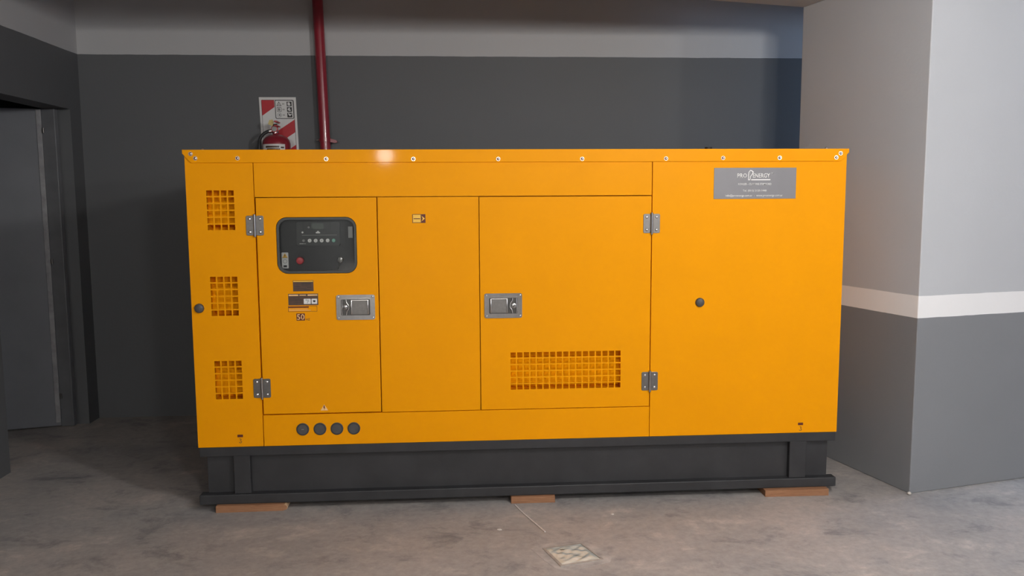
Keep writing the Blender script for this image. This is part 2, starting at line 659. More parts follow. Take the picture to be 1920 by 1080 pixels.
def panel(name, x0, x1, z0, z1, holes=(), y0=0.0, parent=None):
    """folded sheet panel: face, returns; edges eased"""
    bm = plate(x0, x1, z0, z1, y0, y0 + TP, holes)
    eps = 1e-6
    geo = [e for e in bm.edges if all(abs(v.co.y - y0) < eps for v in e.verts) and len(e.link_faces) == 2
           and abs(e.calc_face_angle(0) - math.pi / 2) < 0.01
           and any(abs(e.verts[0].co[a] - w) < eps and abs(e.verts[1].co[a] - w) < eps for a, w in ((0, x0), (0, x1), (2, z0), (2, z1)))]
    bmesh.ops.bevel(bm, geom=geo, offset=0.0022, segments=2, affect='EDGES', profile=0.5)
    return obj(name, bm, YEL, parent or G)


# left column with three vents
SV = [(-1.410, -1.291, 1.291, 1.466), (-1.410, -1.291, 0.907, 1.083), (-1.408, -1.288, 0.525, 0.701)]
e = 0.004
cp = panel('side_panel', -1.497, -1.2045, 0.302, 1.628, [(a - e, b + e, c - e, d + e) for a, b, c, d in SV])
for a, b, c, d in SV:
    grille(cp, a, b, c, d, 4, 6)
panel('header_panel', -1.2010, 0.5835, 1.4355, 1.628)
panel('side_panel', 0.5875, 1.497, 0.302, 1.628)
panel('sill_panel', -1.2005, 0.5845, 0.302, 0.4455)
panel('centre_panel', -0.6620, -0.2095, 0.4490, 1.4320)

# left door with the window
WX0, WX1, WZ0, WZ1, WR = -1.114, -0.758, 1.092, 1.346, 0.048


def door_with_window(x0, x1, z0, z1):
    """plate whose window hole has rounded corners: eight-sided fan of strips"""
    inner = rr(WX0, WX1, WZ0, WZ1, WR, 6)
    bm = bmesh.new()
    n = len(inner)

    def outpt(i):
        c = i // 7
        return ((x1, z1), (x0, z1), (x0, z0), (x1, z0))[c]
    oc = [(x1, z1), (x0, z1), (x0, z0), (x1, z0)]
    for y, tagy in ((0.0, 0), (TP, 1)):
        iv = [bm.verts.new((x, y, z)) for x, z in inner]
        ov = [bm.verts.new((x, y, z)) for x, z in oc]
        for c in range(4):
            for i in range(c * 7, c * 7 + 6):
                bm.faces.new((ov[c], iv[i], iv[i + 1]))
            j = (c * 7 + 7) % n
            bm.faces.new((ov[c], iv[c * 7 + 6], iv[j], ov[(c + 1) % 4]))
        if tagy == 0:
            f_i, f_o = iv, ov
        else:
            for A, B in ((f_i, iv), (f_o, ov)):
                for i in range(len(A)):
                    j = (i + 1) % len(A)
                    bm.faces.new((A[i], A[j], B[j], B[i]))
    eo = [e_ for e_ in bm.edges if e_.verts[0] in f_o and e_.verts[1] in f_o]
    bmesh.ops.bevel(bm, geom=eo, offset=0.0022, segments=2, affect='EDGES', profile=0.5)
    return bm


dl = obj('door', door_with_window(-1.1985, -0.6668, 0.4505, 1.4320), YEL, G)
dl['label'] = 'narrow canopy door with control window'
obj('window_gasket', ring(rr(WX0 + .002, WX1 - .002, WZ0 + .002, WZ1 - .002, WR - .002), rr(WX0 + 0.012, WX1 - 0.012, WZ0 + 0.012, WZ1 - 0.012, WR - 0.010), 0.004, 0.016), GASKET, dl, smooth=True)
obj('window_pane', prism(rr(WX0 + 0.010, WX1 - 0.010, WZ0 + 0.010, WZ1 - 0.010, WR - 0.008), 0.0085, 0.0125), GLASS, dl)
st = rects([(-0.797, -0.777, 1.251, 1.302)], 0.0130, 0.0134)
obj('pane_sticker', st, BTN_GREY, dl)

# right door with the wide vent
BV = (-0.068, 0.446, 0.541, 0.716)
drr = panel('door', -0.2055, 0.5830, 0.4490, 1.4305, [(BV[0] - e, BV[1] + e, BV[2] - e, BV[3] + e)])
drr['label'] = 'wide canopy door with punched vent'
grille(drr, *BV, 17, 6)

# control panel behind the window
cpn = obj('control_panel', box(-1.145, -0.745, 0.042, 0.060, 1.075, 1.355), PANEL_GREY, G)
obj('controller', prism(rr(-1.030, -0.837, 1.216, 1.324, 0.006), 0.034, 0.042, 0.002), CTRL, cpn)
obj('controller_bezel', ring(rr(-1.003, -0.878, 1.288, 1.319, 0.003), rr(-0.999, -0.882, 1.291, 1.3165, 0.002), 0.0325, 0.034), GASKET, cpn)
obj('display', prism(rr(-0.962, -0.908, 1.2915, 1.3165, 0.002), 0.0328, 0.034), LCD, cpn)
obj('label_strip', rects([(-1.006, -0.850, 1.2625, 1.2645), (-0.995, -0.880, 1.288, 1.290)], 0.0332, 0.034), BTN_GREY, cpn)
obj('indicator', cyl((-0.975, 0.031, 1.299), (-0.975, 0.034, 1.299), 0.0046, n=14), BTN_GREY, cpn)
obj('indicator', cyl((-1.003, 0.031, 1.2765), (-1.003, 0.034, 1.2765), 0.0042, n=14), BTN_WHITE, cpn)
obj('indicator', cyl((-0.852, 0.031, 1.2755), (-0.852, 0.034, 1.2755), 0.0040, n=14), CTRL, cpn)
cl = prism([(-0.944, 1.272), (-0.926, 1.272), (-0.924, 1.276), (-0.929, 1.278), (-0.931, 1.282), (-0.936, 1.283), (-0.939, 1.279), (-0.944, 1.277)], 0.0332, 0.034)
obj('engine_symbol', cl, BTN_WHITE, cpn)
for i, m_ in enumerate((BTN_GREY, BTN_WHITE, BTN_WHITE, BTN_WHITE, BTN_WHITE, BTN_GREEN)):
    x = -0.999 + i * 0.0268
    r = 0.0062 if i == 0 else 0.0085
    bt = obj('button', lathe((x, 0.0340, 1.2392), (x, 0.0285, 1.2392), [(0, r), (0.7, r), (1, r * 0.8)], 16), m_, cpn, smooth=True)
for i, s in ((1, 'T'), (2, 'O'), (3, '-'), (4, '+')):
    x = -0.999 + i * 0.0268
    obj('button_mark', text_bm(s, x - .0026, x + .0026, 1.2392 - (.0035 if s in 'TO' else .0009), 1.2392 + (.0035 if s in 'TO' else .0009), 0.0284), GASKET, cpn)
obj('label_strip', rects([(-1.018, -1.000, 1.2245, 1.2262), (-0.998, -0.990, 1.2248, 1.2258)], 0.0332, 0.034), BTN_WHITE, cpn)
# white warning label on the control panel
wl = obj('warning_label', prism(rr(-1.1015, -1.0715, 1.114, 1.186, 0.003), 0.0414, 0.042), WHITE_PRINT, cpn)
obj('warning_triangle', prism([(-1.0985, 1.163), (-1.0745, 1.163), (-1.0865, 1.183)], 0.0408, 0.0414), PALE_YEL_PRINT, cpn)
obj('warning_mark', rects([(-1.088, -1.085, 1.1665, 1.177), (-1.0985, -1.0745, 1.1612, 1.1628)], 0.0403, 0.0408), BLACK_PRINT, cpn)
obj('warning_ring', ring([(-1.0865 + .0095 * math.cos(a), 1.146 + .0095 * math.sin(a)) for a in [k * math.pi / 12 for k in range(24)]],
                         [(-1.0865 + .0075 * math.cos(a), 1.146 + .0075 * math.sin(a)) for a in [k * math.pi / 12 for k in range(24)]], 0.0408, 0.0414), BTN_GREY, cpn)
obj('warning_mark', rects([(-1.094, -1.079, 1.119, 1.1285)], 0.0408, 0.0414), PANEL_GREY, cpn)
# emergency stop and key switch
es = lathe((-1.016, 0.042, 1.150), (-1.016, 0.012, 1.150), [(0, 0.010), (0.45, 0.010), (0.5, 0.0165), (0.85, 0.0170), (0.97, 0.0145), (1, 0.009)], 24)
obj('emergency_stop', es, RED_PLASTIC, cpn, smooth=True)
obj('key_switch', lathe((-0.839, 0.042, 1.151), (-0.839, 0.030, 1.151), [(0, 0.0145), (0.6, 0.0145), (0.9, 0.0115), (1, 0.007)], 24), CHROME, cpn, smooth=True)
kb = box(-0.8410, -0.8370, 0.016, 0.031, 1.139, 1.160, 0.001)
tube([(-0.839, 0.020, 1.140), (-0.840, 0.021, 1.128), (-0.846, 0.024, 1.118), (-0.849, 0.028, 1.110)], 0.0022, 8, kb)
obj('key', kb, STEEL, cpn, smooth=True)


# folded lid with chamfered front corners
lid = prism([(-1.505, 1.6435), (-1.505, 1.6270), (-1.4690, 1.5865), (1.4690, 1.5865), (1.505, 1.6270), (1.505, 1.6435)], -0.006, 0.0, 0.0018)
ld = obj('canopy_lid', lid, YEL, G)
obj('lid_top', box(-1.505, 1.505, 0.0005, YB + 0.006, 1.6290, 1.6435, 0.002), YEL, ld)


def bolt_bm(x, z, y=-0.006, r=0.0092):
    b = cyl((x, y, z), (x, y - 0.0016, z), r, n=18)
    lathe((x, y - 0.0016, z), (x, y - 0.0080, z), [(0, r * 0.80), (0.35, r * 0.74), (0.75, r * 0.50), (1, r * 0.18)], 18, b)
    return b


bolts = [(-1.468, 1.625), (-1.448, 1.606), (-1.267, 1.606), (-0.882, 1.602), (-0.498, 1.601), (-0.119, 1.600), (0.261, 1.5995),
         (0.646, 1.600), (0.911, 1.602), (1.176, 1.602), (1.444, 1.603), (1.464, 1.622)]
b0 = obj('bolt', bolt_bm(*bolts[0]), ZINC, ld, smooth=True)
off = WLOC[b0.name] - Vector((bolts[0][0], 0, bolts[0][1]))
for x, z in bolts[1:]:
    twin(b0, Vector((x, 0, z)) + off, ld)
for x in (-1.426, 1.412):
    tb = lathe((x, 0.030, 1.6435), (x, 0.030, 1.6545), [(0, 0.009), (0.2, 0.0088), (0.8, 0.005), (1, 0.002)], 18)
    obj('bolt', tb, ZINC, ld, smooth=True)
ex = lathe((1.13, 0.93, 1.6435), (1.13, 0.93, 1.707), [(0, 0.034), (0.12, 0.034), (0.13, 0.021), (1, 0.021)], 20)
obj('exhaust_stub', ex, BLACK_STEEL, G, smooth=True)

# hinges


def hinge(x, z):
    """two leaves, barrel and four rivets"""
    hb = prism(rr(x - 0.0385, x - 0.0045, z - 0.044, z + 0.044, 0.007, 4), -0.0030, 0.0, 0.0008)
    prism(rr(x + 0.0045, x + 0.0385, z - 0.044, z + 0.044, 0.007, 4), -0.0030, 0.0, 0.0008, bm=hb)
    h = obj('hinge', hb, STEEL, G)
    obj('hinge_barrel', lathe((x, -0.006, z - 0.051), (x, -0.006, z + 0.051), [(0, 0.0045), (0.02, 0.0062), (0.98, 0.0062), (1, 0.0045)], 16), CHROME, h, smooth=True)
    for dx in (-0.0225, 0.0225):
        for dz in (-0.029, 0.029):
            rv = lathe((x + dx, -0.003, z + dz), (x + dx, -0.0068, z + dz), [(0, 0.0064), (0.4, 0.0060), (0.9, 0.0036), (1, 0.0022)], 14)
            obj('rivet', rv, ZINC, h, smooth=True)


for x, z in ((-1.2045, 1.310), (-1.2005, 0.572), (0.5845, 1.3055), (0.5845, 0.568)):
    hinge(x, z)


# paddle latches


def latch(cx, cz, s):
    """s=+1: paddle towards +x, lock towards -x"""
    def X(a, b):
        return (cx + s * a, cx + s * b) if s > 0 else (cx + s * b, cx + s * a)
    hw, hh = 0.0865, 0.0570
    x0, x1 = cx - hw, cx + hw
    # flat flange with a raised rim, around a pressed pan
    fb = ring(rr(x0, x1, cz - hh, cz + hh, 0.009), rr(x0 + 0.020, x1 - 0.020, cz - hh + 0.019, cz + hh - 0.019, 0.006), -0.0045, 0.0)
    ring(rr(x0 + 0.017, x1 - 0.017, cz - hh + 0.016, cz + hh - 0.016, 0.008), rr(x0 + 0.0215, x1 - 0.0215, cz - hh + 0.0205, cz + hh - 0.0205, 0.005), -0.0068, -0.0040, fb)
    L = obj('door_latch', fb, CHROME, G, smooth=True)
    pb = prism(rr(x0 + 0.018, x1 - 0.018, cz - hh + 0.017, cz + hh - 0.017, 0.007), -0.0015, -0.0003)
    obj('latch_pan', pb, PAN, L)
    # paddle: plate with two rolled edges
    a, b = X(-0.020, 0.0585)
    pd = prism(rr(a, b, cz - 0.0330, cz + 0.0335, 0.003, 3), -0.0075, -0.0018, 0.0012)
    obj('paddle', pd, STEEL, L)
    for xr in (a + 0.0015, b - 0.0035):
        rb = lathe((xr, -0.0078, cz - 0.0320), (xr, -0.0078, cz + 0.0325), [(0, 0.0026), (0.03, 0.0036), (0.97, 0.0036), (1, 0.0026)], 12)
        obj('rolled_edge', rb, ZINC, L, smooth=True)
    rb = lathe((a, -0.0074, cz + 0.0325), (b, -0.0074, cz + 0.0325), [(0, 0.0018), (1, 0.0018)], 10)
    obj('rolled_edge', rb, ZINC, L, smooth=True)
    # lock cylinder with its keyway and the bowed guard around it
    lx = cx - s * 0.048
    obj('lock_cylinder', lathe((lx, -0.0015, cz), (lx, -0.0085, cz), [(0, 0.0125), (0.8, 0.0120), (1, 0.0095)], 20), CHROME, L, smooth=True)
    obj('keyway', box(lx - 0.0011, lx + 0.0011, -0.0091, -0.0084, cz - 0.0052, cz + 0.0052), BLACK_PRINT, L)
    gp = smooth_path([(cx - s * 0.042, -0.007, cz + 0.035), (cx - s * 0.040, -0.008, cz + 0.022), (cx - s * 0.0315, -0.009, cz + 0.010), (cx - s * 0.031, -0.009, cz - 0.006), (cx - s * 0.0385, -0.008, cz - 0.018), (cx - s * 0.042, -0.007, cz - 0.034)], 6)
    obj('lock_guard', tube(gp, 0.0030, 8), ZINC, L, smooth=True)
    gp = smooth_path([(cx - s * 0.060, -0.007, cz + 0.035), (cx - s * 0.0605, -0.008, cz + 0.012), (cx - s * 0.0620, -0.008, cz - 0.012), (cx - s * 0.060, -0.007, cz - 0.034)], 6)
    obj('lock_guard', tube(gp, 0.0024, 8), ZINC, L, smooth=True)
    for xx in (x0 + 0.0095, x1 - 0.0095):
        for zz in (cz - hh + 0.0095, cz + hh - 0.0095):
            rv = lathe((xx, -0.0045, zz), (xx, -0.0072, zz), [(0, 0.0042), (0.5, 0.0038), (1, 0.0016)], 12)
            obj('rivet', rv, ZINC, L, smooth=True)


latch(-0.770, 0.9375, +1)
latch(-0.1005, 0.9350, -1)

# round plugs and cable caps
for x, z in ((-1.463, 0.9425), (0.817, 0.9370)):
    pg = lathe((x, 0.0, z), (x, -0.016, z), [(0, 0.0215), (0.25, 0.0215), (0.7, 0.0185), (0.95, 0.0120), (1, 0.004)], 24)
    obj('rubber_plug', pg, PLUG_GREY, G, smooth=True)
for x, z in ((-1.025, 0.3765), (-0.947, 0.3765), (-0.870, 0.3760), (-0.793, 0.3755)):
    cb = lathe((x, 0.0, z), (x, -0.0040, z), [(0, 0.0290), (0.6, 0.0290), (1, 0.0272)], 32)
    c_ = obj('cable_entry_cap', cb, PLUG_GREY, G, smooth=True)
    rg = ring([(x + .0268 * math.cos(a), z + .0268 * math.sin(a)) for a in [k * math.pi / 16 for k in range(32)]],
              [(x + .0228 * math.cos(a), z + .0228 * math.sin(a)) for a in [k * math.pi / 16 for k in range(32)]], -0.0052, -0.0040)
    obj('cap_rim', rg, RUBBER, c_, smooth=True)
obj('cap_mark', rects([(-1.031, -1.019, 0.3758, 0.3776)], -0.0044, -0.0040), BTN_GREY, G)

# stickers on the left door
T0, T1, T2 = -0.0003, -0.0006, -0.0009
s1 = obj('spec_sticker', rects([(-1.047, -0.956, 1.0130, 1.0620)], T0, 0.0), BROWN_PRINT, G)
obj('print_band', rects([(-1.045, -0.958, 1.0555, 1.0602)], T1, T0), PALE_YEL_PRINT, s1)
obj('print_lines', rects([(-1.010, -0.966, 1.0460, 1.0490), (-1.010, -0.966, 1.0395, 1.0408), (-1.040, -1.014, 1.0335, 1.0350), (-0.985, -0.966, 1.0300, 1.0325), (-1.040, -0.990, 1.0245, 1.0258), (-1.000, -0.964, 1.0195, 1.0215)], T1, T0), BLACK_PRINT, s1)
s2 = obj('spec_sticker', rects([(-1.070, -0.937, 0.9500, 1.0020)], T0, 0.0), BROWN_PRINT, G)
obj('print_band', rects([(-1.067, -1.025, 0.9925, 0.9985), (-1.020, -0.990, 0.9935, 0.9975), (-0.984, -0.940, 0.9925, 0.9985)], T1, T0), PINK_PRINT, s2)
obj('print_lines', rects([(-1.062, -1.020, 0.983, 0.9845), (-1.040, -1.008, 0.973, 0.9755), (-1.062, -1.042, 0.972, 0.9735), (-1.040, -1.012, 0.9635, 0.9650)], T1, T0), BLACK_PRINT, s2)
obj('pictogram', prism(rr(-1.0015, -0.9705, 0.9555, 0.9790, 0.002, 3), T1, T0), WHITE_PRINT, s2)
obj('pictogram', prism(rr(-0.9670, -0.9420, 0.9555, 0.9790, 0.002, 3), T1, T0), WHITE_PRINT, s2)
obj('pictogram_mark', rects([(-0.994, -0.984, 0.972, 0.975), (-0.986, -0.9835, 0.958, 0.972), (-0.981, -0.9785, 0.964, 0.975)], T2, T1), BTN_GREY, s2)
obj('pictogram_mark', prism([(-0.959, 0.972), (-0.951, 0.972), (-0.948, 0.968), (-0.952, 0.963), (-0.957, 0.963), (-0.961, 0.968)], T2, T1), BLACK_PRINT, s2)
s3 = obj('strip_sticker', ring([(-0.943, 0.947), (-1.072, 0.947), (-1.072, 0.9205), (-0.943, 0.9205)], [(-0.9445, 0.9455), (-1.0705, 0.9455), (-1.0705, 0.922), (-0.9445, 0.922)], T0, 0.0), MAROON, G)
obj('print_bar', rects([(-1.0700, -0.980, 0.9380, 0.9440)], T0, 0.0), MAROON, s3)
obj('print_bar', rects([(-1.068, -0.972, 0.9255, 0.9275), (-1.068, -0.985, 0.9322, 0.9335)], T0, 0.0), PINK_PRINT, s3)
s4 = obj('frequency_sticker', rects([(-1.0365, -0.9985, 0.8800, 0.9125)], T0, 0.0), MAROON, G)
obj('lettering', text_bm('50', -1.0345, -1.0005, 0.8830, 0.9095, T0, 0.012), PINK_PRINT, s4)
obj('lettering', text_bm('HZ', -0.9940, -0.9760, 0.8805, 0.8895, 0.0, 0.006), MAROON, s4)
# warning triangle low on the left door
wt = obj('warning_triangle', prism([(-0.942, 0.4625), (-0.908, 0.4625), (-0.925, 0.4905)], T0, 0.0), PINK_PRINT, G)
obj('lightning_mark', prism([(-0.9275, 0.4855), (-0.9215, 0.4855), (-0.9240, 0.4775), (-0.9200, 0.4775), (-0.9265, 0.4635), (-0.9245, 0.4735), (-0.9290, 0.4735)], T1, T0), MAROON, wt)
# arrow sticker on the centre panel
s5 = obj('arrow_sticker', rects([(-0.508, -0.449, 1.3160, 1.3555)], T0, 0.0), MAROON, G)
obj('print_field', rects([(-0.505, -0.470, 1.3185, 1.3530)], T1, T0), PALE_YEL_PRINT, s5)
obj('print_bar', rects([(-0.502, -0.473, 1.3335, 1.3372)], T2, T1), MAROON, s5)
obj('arrow', prism([(-0.4665, 1.3485), (-0.4515, 1.3355), (-0.4665, 1.3235), (-0.4610, 1.3355)], T1, T0), PALE_YEL_PRINT, s5)
# tie-down slots, their inner shade painted as maroon patches, with a hook mark
for x, z in ((-1.3075, 0.3525), (1.3185, 0.3445)):
    sl = obj('slot_shade_patch', prism(rr(x - 0.0125, x + 0.0125, z - 0.0060, z + 0.0060, 0.002, 3), -0.0008, 0.0), MAROON, G)
    hk = smooth_path([(x - 0.004, -0.0008, z - 0.013), (x + 0.004, -0.0008, z - 0.016), (x + 0.001, -0.0008, z - 0.022), (x + 0.006, -0.0008, z - 0.028), (x, -0.0008, z - 0.033), (x - 0.006, -0.0008, z - 0.029)], 4)
    obj('hook_mark', tube(hk, 0.0011, 6), BROWN_PRINT, sl)

# supplier's plate on the right panel
NX0, NX1, NZ0, NZ1 = 0.872, 1.259, 1.4155, 1.5575
npz = obj('name_plate', box(NX0, NX1, -0.0020, 0.0, NZ0, NZ1, 0.0006, 1), PLATE_GREY, G)
kx, kz = (NX1 - NX0) / 154.0, (NZ1 - NZ0) / 58.0      # photograph pixels on the plate


def pt(u, v):
    """u, v: crop coordinates of the enlarged plate (1720 x 650 units)"""
    return NX0 + (u - 112) / 1728.0 * (NX1 - NX0), NZ1 - (v - 112) / 648.0 * (NZ1 - NZ0)


def plate_text(s, u0, u1, v0, v1, bold=0.01):
    x0, z1 = pt(u0, v0)
    x1, z0 = pt(u1, v1)
    obj('lettering', text_bm(s, x0, x1, z0, z1, -0.0020, bold), WHITE_PRINT, npz)


plate_text('PRO', 598, 800, 228, 322, 0.018)
plate_text('ENERGY', 925, 1285, 228, 322, 0.018)
plate_text('TM', 1310, 1350, 215, 245, 0.02)
plate_text('KOHLER - CUMMINS STAMFORD', 622, 1318, 430, 474, 0.016)
plate_text('Tel. (011) 2120-1448', 720, 1218, 566, 620, 0.016)
plate_text('info@proenergy.com.ar  -  www.proenergy.com.ar', 362, 1562, 666, 724, 0.016)
x0, z1 = pt(890, 350)
x1, z0 = pt(1295, 374)
obj('underline', rects([(x0, x1, z0, z1)], -0.0024, -0.0020), WHITE_PRINT, npz)
emb_o = [(868, 158), (905, 168), (945, 200), (925, 222), (918, 250), (900, 272), (880, 300), (878, 330), (866, 372), (830, 374), (824, 350), (828, 310), (822, 262), (832, 200)]
emb_i = [(870, 176), (896, 184), (918, 204), (908, 222), (903, 244), (888, 262), (866, 294), (864, 326), (856, 356), (842, 357), (838, 344), (843, 310), (838, 262), (846, 206)]
obj('emblem', ring([pt(*p) for p in emb_o][::-1], [pt(*p) for p in emb_i][::-1], -0.0024, -0.0020), WHITE_PRINT, npz)
obj('emblem_fill', prism([pt(*p) for p in [(852, 210), (872, 190), (880, 215), (868, 250), (858, 290), (848, 330), (846, 262)]], -0.0023, -0.0020), BTN_GREY, npz)

# skid base: channel beams with flanges, web, gussets, cross members
Z0S = 0.032
sk = bmesh.new()
for yf, yb, yweb in ((0.004, 0.085, 0.036), (1.015, 1.096, 1.050)):
    box(-1.495, 1.495, yf, yb, 0.256, 0.3000, 0.003, bm=sk)
    box(-1.470, 1.470, yweb, yweb + 0.012, 0.07, 0.26, bm=sk)
for x0, x1 in ((-1.473, -1.461), (1.461, 1.473), (-0.5, -0.42), (0.42, 0.5)):
    box(x0, x1, 0.0485, 1.0495, 0.07, 0.255, bm=sk)
SK = obj('skid_frame', sk, BLACK_STEEL, G)
for yf, yb in ((-0.004, 0.048), (1.050, 1.104)):
    obj('skid_runner', box(-1.502, 1.502, yf, yb, Z0S, 0.0775, 0.004, bm=None), BLACK_STEEL, SK)
for x0, x1 in ((-1.345, -1.270), (1.272, 1.354)):
    obj('gusset', box(x0, x1, 0.006, 0.0365, 0.077, 0.257, 0.003), BLACK_STEEL, SK)

# ------------------------------------------------------------------ wooden blocks under the skid


def block(x0, x1, y0, y1, label, rounded=False, tilt=0.0):
    if rounded:
        n = 8
        out = [(x0, 0.0), (x0, Z0S - 0.002), (x0 + 0.002, Z0S)]
        for i in range(n + 1):
            a = math.radians(90 - 130 * i / n)
            out.append((x1 - 0.016 + 0.016 * math.cos(a), Z0S / 2 + 0.016 * math.sin(a)))
        out.append((x1 - 0.022, 0.0))
        bm = prism(out, y0, y1, 0.0015)
    else:
        bm = box(x0, x1, y0, y1, 0.0, Z0S, 0.0018)
    cx, cy = (x0 + x1) / 2, y0
    for v in bm.verts:
        dx, dy = v.co.x - cx, v.co.y - cy
        v.co.x, v.co.y = cx + dx * math.cos(tilt) - dy * math.sin(tilt), cy + dx * math.sin(tilt) + dy * math.cos(tilt)
    o = tag(obj('wooden_block', bm, [WOOD, WOOD_END], base=True), label, 'wood block', 'wooden blocks under the skid')
    for p in o.data.polygons:
        if rounded and p.normal.x > 0.15 and p.center.x > (x1 - x0) / 2 - 0.03:
            p.material_index = 1
    return o


block(-1.425, -1.103, -0.022, 0.12, 'long brown wooden block with rounded pale end under the skid', True, 0.012)
block(-0.071, 0.136, -0.020, 0.12, 'short square-ended orange-brown wooden block under the middle of the skid', tilt=-0.01)
block(1.143, 1.452, -0.036, 0.12, 'square-ended wooden block under the skid next to the pillar', tilt=-0.02)

# ------------------------------------------------------------------ fire point on the back wall
# sign
SG = empty('fire_extinguisher_sign', (-1.443, YW - 0.004, 1.60), 'red and white striped extinguisher sign with class pictograms on wall', 'sign')
SX0, SX1, SZ0, SZ1 = -1.556, -1.322, 1.60, 2.077


def lean(bm, k=0.028):
    for v in bm.verts:
        v.co.x -= (v.co.z - 1.83) * k
    return bm


def sp(u, v):
    """u, v: crop units of the enlarged sign (top left 218,190; 1 unit = 0.12 px)"""
    return SX0 + (u - 218) / 578.0 * (SX1 - SX0), SZ1 - (v - 190) / 830.0 * (SZ1 - 1.743)


ya, yb_, yc, yd = YW - 0.006, YW - 0.0066, YW - 0.0072, YW - 0.0078
obj('sign_board', lean(box(SX0, SX1, ya, YW - 0.001, SZ0, SZ1, 0.001, 1)), SIGN_WHITE, SG)


def flat(name, pts, y0, y1, m):
    return obj(name, lean(prism(pts, y0, y1)), m, SG)


bx0, bx1, bz0, bz1 = SX0 + 0.014, SX1 - 0.014, SZ0 + 0.014, SZ1 - 0.017
obj('border_line', lean(ring(rr(bx0, bx1, bz0, bz1, 0.006, 3), rr(bx0 + .0022, bx1 - .0022, bz0 + .0022, bz1 - .0022, 0.004, 3), yb_, ya)), BLACK_PRINT, SG)
iw = bx1 - bx0
flat('red_stripe', [(bx0 + .002, bz1 - .002), (bx0 + 0.082, bz1 - .002), (bx0 + 0.082, bz1 - 0.045), (bx0 + .002, bz1 - 0.100)], yb_, ya, RED_PRINT)
flat('red_stripe', [(bx0 + .002, bz1 - 0.255), (bx1 - .002, bz1 - 0.125), (bx1 - .002, bz1 - 0.205), (bx0 + .002, bz1 - 0.335)], yb_, ya, RED_PRINT)
flat('red_stripe', [(bx0 + .002, bz1 - 0.415), (bx1 - .002, bz1 - 0.285), (bx1 - .002, bz1 - 0.365), (bx0 + 0.08, bz0 + .002), (bx0 + .002, bz0 + .002)], yb_, ya, RED_PRINT)
px0, px1, pz1, pz0 = bx0 + 0.085, bx1 - 0.003, bz1 - 0.001, bz1 - 0.120
flat('pictogram_panel', rr(px0, px1, pz0, pz1, 0.010, 4), yc, yb_, SIGN_WHITE)
obj('pictogram_border', lean(ring(rr(px0, px1, pz0, pz1, 0.010, 4), rr(px0 + .004, px1 - .004, pz0 + .004, pz1 - .004, 0.007, 4), yd, yc)), BLACK_PRINT, SG)
rowz = [pz1 - 0.025, pz1 - 0.060, pz1 - 0.095]
lx = px0 + 0.026
rx = px1 - 0.027
tri_o = [(lx - .016, rowz[0] - .013), (lx + .016, rowz[0] - .013), (lx, rowz[0] + .016)]
tri_i = [(lx - .011, rowz[0] - .010), (lx + .011, rowz[0] - .010), (lx, rowz[0] + .010)]
obj('class_symbol', lean(ring(tri_o, tri_i, yd, yc)), BLACK_PRINT, SG)
obj('class_letter', lean(text_bm('A', lx - .004, lx + .004, rowz[0] - .0075, rowz[0] + .002, yc)), BLACK_PRINT, SG)
obj('class_symbol', lean(ring(rr(lx - .014, lx + .014, rowz[1] - .014, rowz[1] + .014, .002, 2), rr(lx - .0115, lx + .0115, rowz[1] - .0115, rowz[1] + .0115, .001, 2), yd, yc)), BLACK_PRINT, SG)
obj('class_letter', lean(text_bm('B', lx - .0055, lx + .0055, rowz[1] - .008, rowz[1] + .008, yc, 0.02)), BLACK_PRINT, SG)
circ = [k * math.pi / 12 for k in range(24)]
obj('class_symbol', lean(ring([(lx + .0145 * math.cos(a), rowz[2] + .0145 * math.sin(a)) for a in circ], [(lx + .0120 * math.cos(a), rowz[2] + .0120 * math.sin(a)) for a in circ], yd, yc)), BTN_GREY, SG)
obj('class_letter', lean(text_bm('C', lx - .0055, lx + .0075, rowz[2] - .0065, rowz[2] + .0065, yc, 0.05)), BLACK_PRINT, SG)
for i, z in enumerate(rowz):
    obj('word_mark', lean(rects([(px0 + .047 + k * .0075, px0 + .0525 + k * .0075, z - .004, z + .004) for k in range(2)], yd, yc)), BTN_GREY, SG)
    obj('pictogram', lean(rects([(rx - .0155, rx + .0155, z - .0145, z + .0145)], yd, yc)), BLACK_PRINT, SG)
marks = [[(-.010, -.009), (-.010, .009), (-.003, .012), (.007, .006), (.004, .001), (.009, -.004), (.004, -.011)],
         [(-.012, .002), (-.004, .011), (.006, .010), (.001, .002), (.010, -.003), (.004, -.010), (-.008, -.006)],
         [(-.011, .010), (-.002, .011), (.002, .003), (.011, .011), (.011, .003), (.001, -.008), (-.006, -.001)]]
for z, mk in zip(rowz, marks):
    obj('pictogram_figure', lean(prism([(rx + a, z + b) for a, b in mk], yd - .0006, yd)), SIGN_WHITE, SG)

# extinguisher
EX, EY = -1.437, YW - 0.119
EXT = empty('fire_extinguisher', (EX, EY, 1.34), 'red fire extinguisher with black hose hung before the striped sign', 'extinguisher')
R0 = 0.087
zb = 1.34
prof = [(zb, R0 - 0.012), (zb + 0.008, R0 - 0.003), (zb + 0.02, R0), (1.775, R0), (1.797, R0 - 0.006), (1.815, R0 - 0.022), (1.827, R0 - 0.045), (1.832, 0.022), (1.842, 0.020)]
z_lo, z_hi = prof[0][0], prof[-1][0]
obj('cylinder', lathe((EX, EY, z_lo), (EX, EY, z_hi), [((z - z_lo) / (z_hi - z_lo), r) for z, r in prof], 40), RED_PAINT, EXT, smooth=True)
